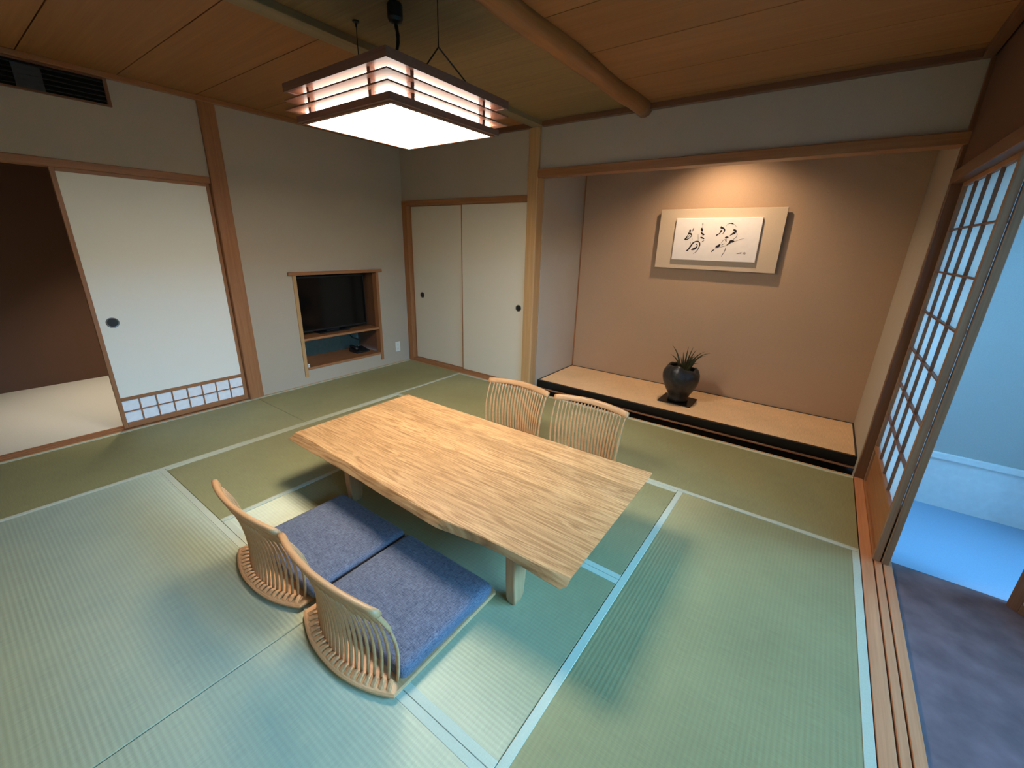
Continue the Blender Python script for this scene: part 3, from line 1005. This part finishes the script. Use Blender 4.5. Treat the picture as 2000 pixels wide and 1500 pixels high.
# ================================================================ PENDANT LAMP
LX, LY = 2.34, -1.94
lp = thing('pendant_lamp', 'square glowing paper lamp with wooden louvres hanging over the table', 'lamp', (LX, LY, 1.95))


def ring_box(h_out, h_in, z0, z1):
    m = MB()
    m.box(LX - h_out, LX + h_out, LY - h_out, LY - h_in, z0, z1)
    m.box(LX - h_out, LX + h_out, LY + h_in, LY + h_out, z0, z1)
    m.box(LX - h_out, LX - h_in, LY - h_in, LY + h_in, z0, z1)
    m.box(LX + h_in, LX + h_out, LY - h_in, LY + h_in, z0, z1)
    return m


def frame_ring(name, h_out, h_in, z0, z1, mat):
    """one square ring with mitred corners as a closed loop"""
    m = MB()
    sq = [(1, -1), (1, 1), (-1, 1), (-1, -1)]
    v = []
    for z in (z0, z1):
        for h in (h_out, h_in):
            for a, b in sq:
                v.append((LX + a * h, LY + b * h, z))
    m.v = v
    for k in range(4):
        n = (k + 1) % 4
        m.f += [(k, n, 4 + n, 4 + k), (8 + k, 12 + k, 12 + n, 8 + n), (k, 8 + k, 8 + n, n), (4 + k, 4 + n, 12 + n, 12 + k)]
    return obj(name, m, mat, lp)


HB = 0.300
obj('cap_board', box(LX - 0.345, LX + 0.345, LY - 0.345, LY + 0.345, 2.094, 2.100), 'lamp_wood', lp)
frame_ring('cap_frame', 0.362, 0.348, 2.068, 2.102, 'lamp_wood')
frame_ring('cap_soffit', 0.3478, HB - 0.001, 2.072, 2.078, 'louvre')
frame_ring('louvre', 0.362, HB + 0.002, 2.0335, 2.0395, 'louvre')
frame_ring('louvre', 0.361, HB + 0.002, 1.9965, 2.0025, 'louvre')
frame_ring('bottom_frame', 0.330, 0.306, 1.952, 1.977, 'lamp_wood')
frame_ring('bottom_lip', 0.316, 0.300, 1.946, 1.9518, 'louvre')
# glowing paper: four sides and the underside
frame_ring('paper_side', HB, HB - 0.003, 1.977, 2.072, 'lamp_side')
obj('paper_bottom', box(LX - 0.3055, LX + 0.3055, LY - 0.3055, LY + 0.3055, 1.953, 1.957), 'lamp', lp)
for s in (-0.215, 0.215):
    for sg in (-1, 1):
        obj('post', box(LX + s - 0.009, LX + s + 0.009, LY + sg * 0.318 - 0.012, LY + sg * 0.318 + 0.012, 1.977, 2.072), 'lamp_wood', lp)
        obj('post', box(LX + sg * 0.318 - 0.012, LX + sg * 0.318 + 0.012, LY + s - 0.009, LY + s + 0.009, 1.977, 2.072), 'lamp_wood', lp)
for wx in (2.05, 2.60):
    cx = 2.03 if wx < LX else 2.655
    w_ = obj('wire', MB().tube([(wx, LY, 2.432), (wx, LY, 2.225)], 0.0022, 6), 'black', lp)
    sub('ceiling_cap', MB().lathe([(0.016, 2.4398), (0.016, 2.434), (0.006, 2.430), (0.004, 2.415)], wx, LY, 16), 'black', w_, lp)
    for sg in (-1, 1):
        sub('wire_branch', MB().tube([(wx, LY, 2.227), (cx, LY + sg * 0.13, 2.112)], 0.003, 6), 'black', w_, lp)
        sub('wire_clip', box(cx - 0.012, cx + 0.012, LY + sg * 0.13 - 0.024, LY + sg * 0.13 + 0.024, 2.100, 2.114), 'black', w_, lp, bevel=0.003)
obj('ceiling_plug', MB().lathe([(0.030, 2.4399), (0.034, 2.432), (0.034, 2.385), (0.028, 2.372), (0.010, 2.366)], 2.335, LY, 24), 'black', lp)
cd = []
for i in range(17):
    s = i / 16
    cd.append((2.335 + 0.06 * s + 0.012 * math.sin(s * PI), LY - 0.17 * s * s, 2.368 - 0.268 * s))
obj('power_cord', MB().tube(cd, [0.0075 + 0.002 * ((i % 2) if i < 6 else 0) for i in range(17)], 8), 'black', lp, smooth=True)

# ================================================================ ALCOVE: tray, vase, plant, calligraphy
ty = thing('black_tray', 'thin black square tray under the vase on the alcove floor', 'tray', (3.222, 0.47, AZ))
obj('tray_top', box(3.072, 3.368, 0.330, 0.605, AZ, AZ + 0.008), 'lacquer', ty, bevel=0.003)
VCX, VCY, VZ = 3.222, 0.46, AZ + 0.008
vs = thing('vase', 'bulging black ceramic vase with an uneven rim on the black tray', 'vase', (VCX, VCY, VZ))
prof = [(0.070, 0.0), (0.088, 0.004), (0.092, 0.03), (0.090, 0.05), (0.100, 0.075), (0.118, 0.105), (0.138, 0.145), (0.152, 0.185), (0.160, 0.225), (0.158, 0.262), (0.147, 0.294), (0.130, 0.316), (0.117, 0.326),
        (0.108, 0.322), (0.112, 0.305), (0.124, 0.28), (0.120, 0.262)]
rings = []
n = 40
for i, (r, z) in enumerate(prof):
    ring = []
    for k in range(n):
        a = 2 * PI * k / n
        k1 = max(0.0, min(1.0, z / 0.2))
        facet = 1 + k1 * (0.030 * math.sin(5 * a + 1.0 + z * 8) + 0.016 * math.sin(9 * a + z * 22) + 0.010 * math.sin(14 * a - z * 31))
        rim = 0.0
        if z > 0.25:
            rim = (z - 0.25) / 0.076 * (0.016 * math.sin(a - 2.4) + 0.014 * math.sin(3 * a + 0.4) + 0.006 * math.sin(7 * a))
            if rim < -0.03:
                rim = -0.03
        ring.append((VCX + r * facet * math.cos(a), VCY + r * facet * math.sin(a), VZ + z + rim))
    rings.append(ring)
obj('body', MB().loft(rings), 'vase', vs, smooth=True)
obj('soil', MB().lathe([(0.118, VZ + 0.255), (0.116, VZ + 0.268), (0.06, VZ + 0.280), (0.004, VZ + 0.284)], VCX, VCY, 28), 'soil', vs, smooth=True)

pl = thing('spiky_plant', 'small spiky plant with thin dark blades growing in the black vase', 'plant', (VCX, VCY, VZ + 0.28))
rnd = random.Random(3)
blades = [(-0.125, -0.02, 0.235, 0.05), (-0.10, 0.03, 0.11, 0.02), (-0.045, 0.02, 0.13, 0.0), (-0.02, -0.03, 0.19, 0.01), (0.0, 0.03, 0.16, 0.0),
          (0.015, -0.02, 0.245, 0.01), (0.045, 0.03, 0.235, 0.02), (0.085, -0.02, 0.225, 0.03), (0.10, 0.04, 0.17, 0.04), (0.150, 0.0, 0.215, 0.06),
          (0.175, -0.05, 0.190, 0.07), (0.195, 0.02, 0.205, 0.08), (0.13, -0.07, 0.12, 0.05), (-0.07, -0.06, 0.10, 0.03), (0.06, 0.08, 0.15, 0.04), (-0.14, 0.02, 0.14, 0.05), (0.02, -0.06, 0.15, 0.02), (0.07, -0.04, 0.14, 0.02)]
for dx, dy, h, sag in blades:
    b0 = Vector((VCX + 0.012 + dx * 0.22, VCY + dy * 0.3, VZ + 0.272))
    b2 = Vector((VCX + 0.012 + dx, VCY + dy, VZ + 0.275 + h))
    b1 = (b0 + b2) / 2 + Vector((-dx * 0.22, -dy * 0.2, sag))
    side = Vector((b2 - b0)).cross(Vector((0.25, -1, 0.2))).normalized()
    up = side.cross((b2 - b0).normalized())
    rr = []
    for k in range(8):
        s = k / 7
        p_ = b0 * (1 - s) ** 2 + b1 * (2 * s * (1 - s)) + b2 * s * s
        w = 0.0088 * (1 - s ** 1.7) + 0.0008
        rr.append([tuple(p_ - side * w), tuple(p_ + up * (-0.35 * w)), tuple(p_ + side * w), tuple(p_ + up * (0.15 * w))])
    obj('leaf', MB().loft(rr), 'leaf', pl, smooth=False)

cp = thing('calligraphy_panel', 'white calligraphy canvas on a cream board hung on the brown alcove wall', 'artwork', (3.23, 0.84, 1.53))
obj('backing_board', box(2.720, 3.750, 0.840, 0.858, 1.266, 1.792), 'board', cp, bevel=0.002, seg=1)
obj('hanging_block', box(2.90, 3.57, 0.858, 0.8848, 1.36, 1.72), 'brown_x', cp)
obj('canvas', box(2.878, 3.587, 0.820, 0.8398, 1.348, 1.712), 'canvas', cp, bevel=0.002, seg=1)
STROKES = [[(3.011,1.6081,0.00765),(3.0121,1.6011,0.00855),(3.0113,1.5974,0.00585)],[(3.0396,1.6281,0.0018),(3.0363,1.6128,0.0036),(3.0327,1.5998,0.0018)],[(3.0006,1.5833,0.00495),(3.0154,1.5801,0.00765),(3.0274,1.5733,0.00585),(3.0341,1.5603,0.00315)],[(3.0029,1.5777,0.0036),(2.9937,1.5565,0.00315),(2.9825,1.5351,0.0081),(2.9784,1.5303,0.00675)],[(3.0339,1.5617,0.00315),(3.0176,1.5441,0.00315),(2.9991,1.5307,0.0045),(2.984,1.5257,0.0045)],[(3.0168,1.5741,0.0018),(3.0076,1.5534,0.0018),(2.9916,1.539,0.00225)],[(3.1116,1.671,0.00135),(3.1135,1.6619,0.0036),(3.113,1.6538,0.00225)],[(3.1135,1.6538,0.0009),(3.1136,1.6246,0.0009)],[(3.1098,1.6255,0.0054),(3.1133,1.6155,0.01035),(3.1188,1.6041,0.0054)],[(3.119,1.6027,0.00135),(3.1107,1.5916,0.0018)],[(3.1111,1.5889,0.0045),(3.1233,1.5789,0.0072),(3.136,1.5717,0.00585)],[(3.1354,1.5698,0.0009),(3.1138,1.552,0.00135)],[(3.1127,1.5502,0.00315),(3.1266,1.5448,0.00675),(3.1425,1.5377,0.0045)],[(3.1469,1.5221,0.00135),(3.1361,1.5144,0.00315),(3.1244,1.5068,0.0009)],[(3.087,1.5739,0.0009),(3.0927,1.5415,0.00158),(3.0969,1.509,0.0009)],[(3.0347,1.557,0.00068),(3.0387,1.5431,0.0009),(3.0428,1.5291,0.00068)],[(3.0047,1.4282,0.00495),(3.0141,1.4337,0.0063),(3.0279,1.4532,0.0063),(3.0409,1.4772,0.0063),(3.0562,1.5012,0.00585),(3.0781,1.5124,0.00495),(3.0993,1.5119,0.00495),(3.1119,1.4977,0.0054),(3.1148,1.4791,0.00495),(3.1093,1.4555,0.00405),(3.0962,1.4282,0.00315),(3.082,1.413,0.0018),(3.0684,1.4026,0.00068)],[(3.0519,1.441,0.0063),(3.065,1.4452,0.009),(3.0783,1.4513,0.0099),(3.0903,1.462,0.00585),(3.0948,1.4753,0.0036),(3.0893,1.4864,0.00405),(3.0802,1.4899,0.0027)],[(3.0267,1.4612,0.00225),(3.0327,1.469,0.0036),(3.0403,1.4725,0.0018)],[(3.0272,1.5039,0.00135),(3.0316,1.4973,0.0018),(3.0366,1.4899,0.0009)],[(3.2697,1.6429,0.00225),(3.2725,1.6318,0.00765),(3.2844,1.6287,0.00675),(3.298,1.6208,0.0054),(3.3036,1.6083,0.0045),(3.2995,1.5918,0.00315),(3.2873,1.576,0.0009)],[(3.2764,1.6064,0.00765),(3.2742,1.5961,0.00495),(3.265,1.5825,0.00315),(3.2513,1.572,0.00495),(3.2432,1.5674,0.0054)],[(3.3071,1.6385,0.00068),(3.3159,1.6553,0.00112),(3.3301,1.665,0.0018),(3.3467,1.6684,0.00405),(3.3592,1.6649,0.0054)],[(3.3592,1.6649,0.00112),(3.3761,1.6539,0.00112),(3.3926,1.6395,0.00068)],[(3.3759,1.614,0.0054),(3.3851,1.6105,0.0081),(3.3945,1.6053,0.00675),(3.3926,1.597,0.00675),(3.3835,1.5881,0.0108),(3.3721,1.5804,0.00675),(3.3529,1.5669,0.00135)],[(3.401,1.5926,0.00135),(3.4085,1.5795,0.00202),(3.4082,1.5618,0.00202),(3.3982,1.5462,0.0018),(3.3849,1.5349,0.00112)],[(3.3207,1.5504,0.00585),(3.3308,1.5523,0.00765),(3.3421,1.5525,0.0036)],[(3.3266,1.5415,0.00225),(3.3261,1.5294,0.00495),(3.3317,1.5173,0.0027)],[(3.3945,1.5194,0.0045),(3.3829,1.5192,0.01035),(3.368,1.518,0.01125),(3.3583,1.5044,0.00585),(3.3485,1.4933,0.00495),(3.3405,1.4868,0.00225)],[(3.3179,1.536,0.00068),(3.3029,1.5213,0.0018),(3.2919,1.5029,0.0009)],[(3.2968,1.4849,0.00068),(3.308,1.4915,0.00225),(3.3196,1.5008,0.00068)],[(3.2558,1.4687,0.00585),(3.2658,1.4736,0.0099),(3.2772,1.4798,0.01125),(3.2851,1.491,0.0054)],[(3.2459,1.4477,0.0018),(3.2356,1.4391,0.0045),(3.2244,1.4295,0.0036),(3.2236,1.4239,0.00112)],[(3.2448,1.4514,0.00068),(3.2893,1.4664,0.0009),(3.335,1.4831,0.0009),(3.3706,1.5033,0.00112)],[(3.4023,1.5187,0.0009),(3.4335,1.5344,0.00112),(3.4717,1.5438,0.00068)],[(3.3344,1.4663,0.0009),(3.3349,1.4458,0.0027),(3.3274,1.4205,0.00202),(3.3187,1.4041,0.0027),(3.3146,1.3864,0.00068)],[(3.4321,1.4191,0.0009),(3.4439,1.4177,0.0018),(3.4545,1.4225,0.0018),(3.462,1.4282,0.00112)],[(3.4567,1.4172,0.00112),(3.4644,1.422,0.0018),(3.4702,1.4294,0.0009)],[(3.4874,1.4281,0.00112),(3.4972,1.4294,0.00135),(3.5002,1.4179,0.00135),(3.4903,1.4166,0.00135),(3.4875,1.4273,0.00112)],[(3.4908,1.4229,0.0009),(3.4975,1.4231,0.00112)]]
for st in STROKES:
    # resample and sweep a flat brush mark of varying width
    P = [Vector((x, 0, z)) for x, z, w in st]
    W = [w for x, z, w in st]
    pts, ws = [], []
    for i in range(len(P) - 1):
        p0, p1, p2, p3 = P[max(i - 1, 0)], P[i], P[i + 1], P[min(i + 2, len(P) - 1)]
        for k in range(5):
            s = k / 5
            pts.append(0.5 * ((2 * p1) + (p2 - p0) * s + (2 * p0 - 5 * p1 + 4 * p2 - p3) * s * s + (3 * p1 - p0 - 3 * p2 + p3) * s ** 3))
            ws.append(W[i] + (W[i + 1] - W[i]) * s)
    pts.append(P[-1]); ws.append(W[-1])
    rr = []
    d0 = (pts[1] - pts[0]).normalized()
    dn = (pts[-1] - pts[-2]).normalized()
    pts = [pts[0] - d0 * ws[0] * 0.9, pts[0] - d0 * ws[0] * 0.5] + pts + [pts[-1] + dn * ws[-1] * 0.5, pts[-1] + dn * ws[-1] * 0.9]
    ws = [ws[0] * 0.35, ws[0] * 0.8] + ws + [ws[-1] * 0.8, ws[-1] * 0.35]
    for i in range(len(pts)):
        t = (pts[min(i + 1, len(pts) - 1)] - pts[max(i - 1, 0)]).normalized()
        nrm = Vector((-t.z, 0, t.x))
        a, b = pts[i] - nrm * ws[i], pts[i] + nrm * ws[i]
        rr.append([(a.x, 0.8199, a.z), (b.x, 0.8199, b.z), (b.x, 0.8192, b.z), (a.x, 0.8192, a.z)])
    obj('ink_stroke', MB().loft(rr), 'ink', cp)
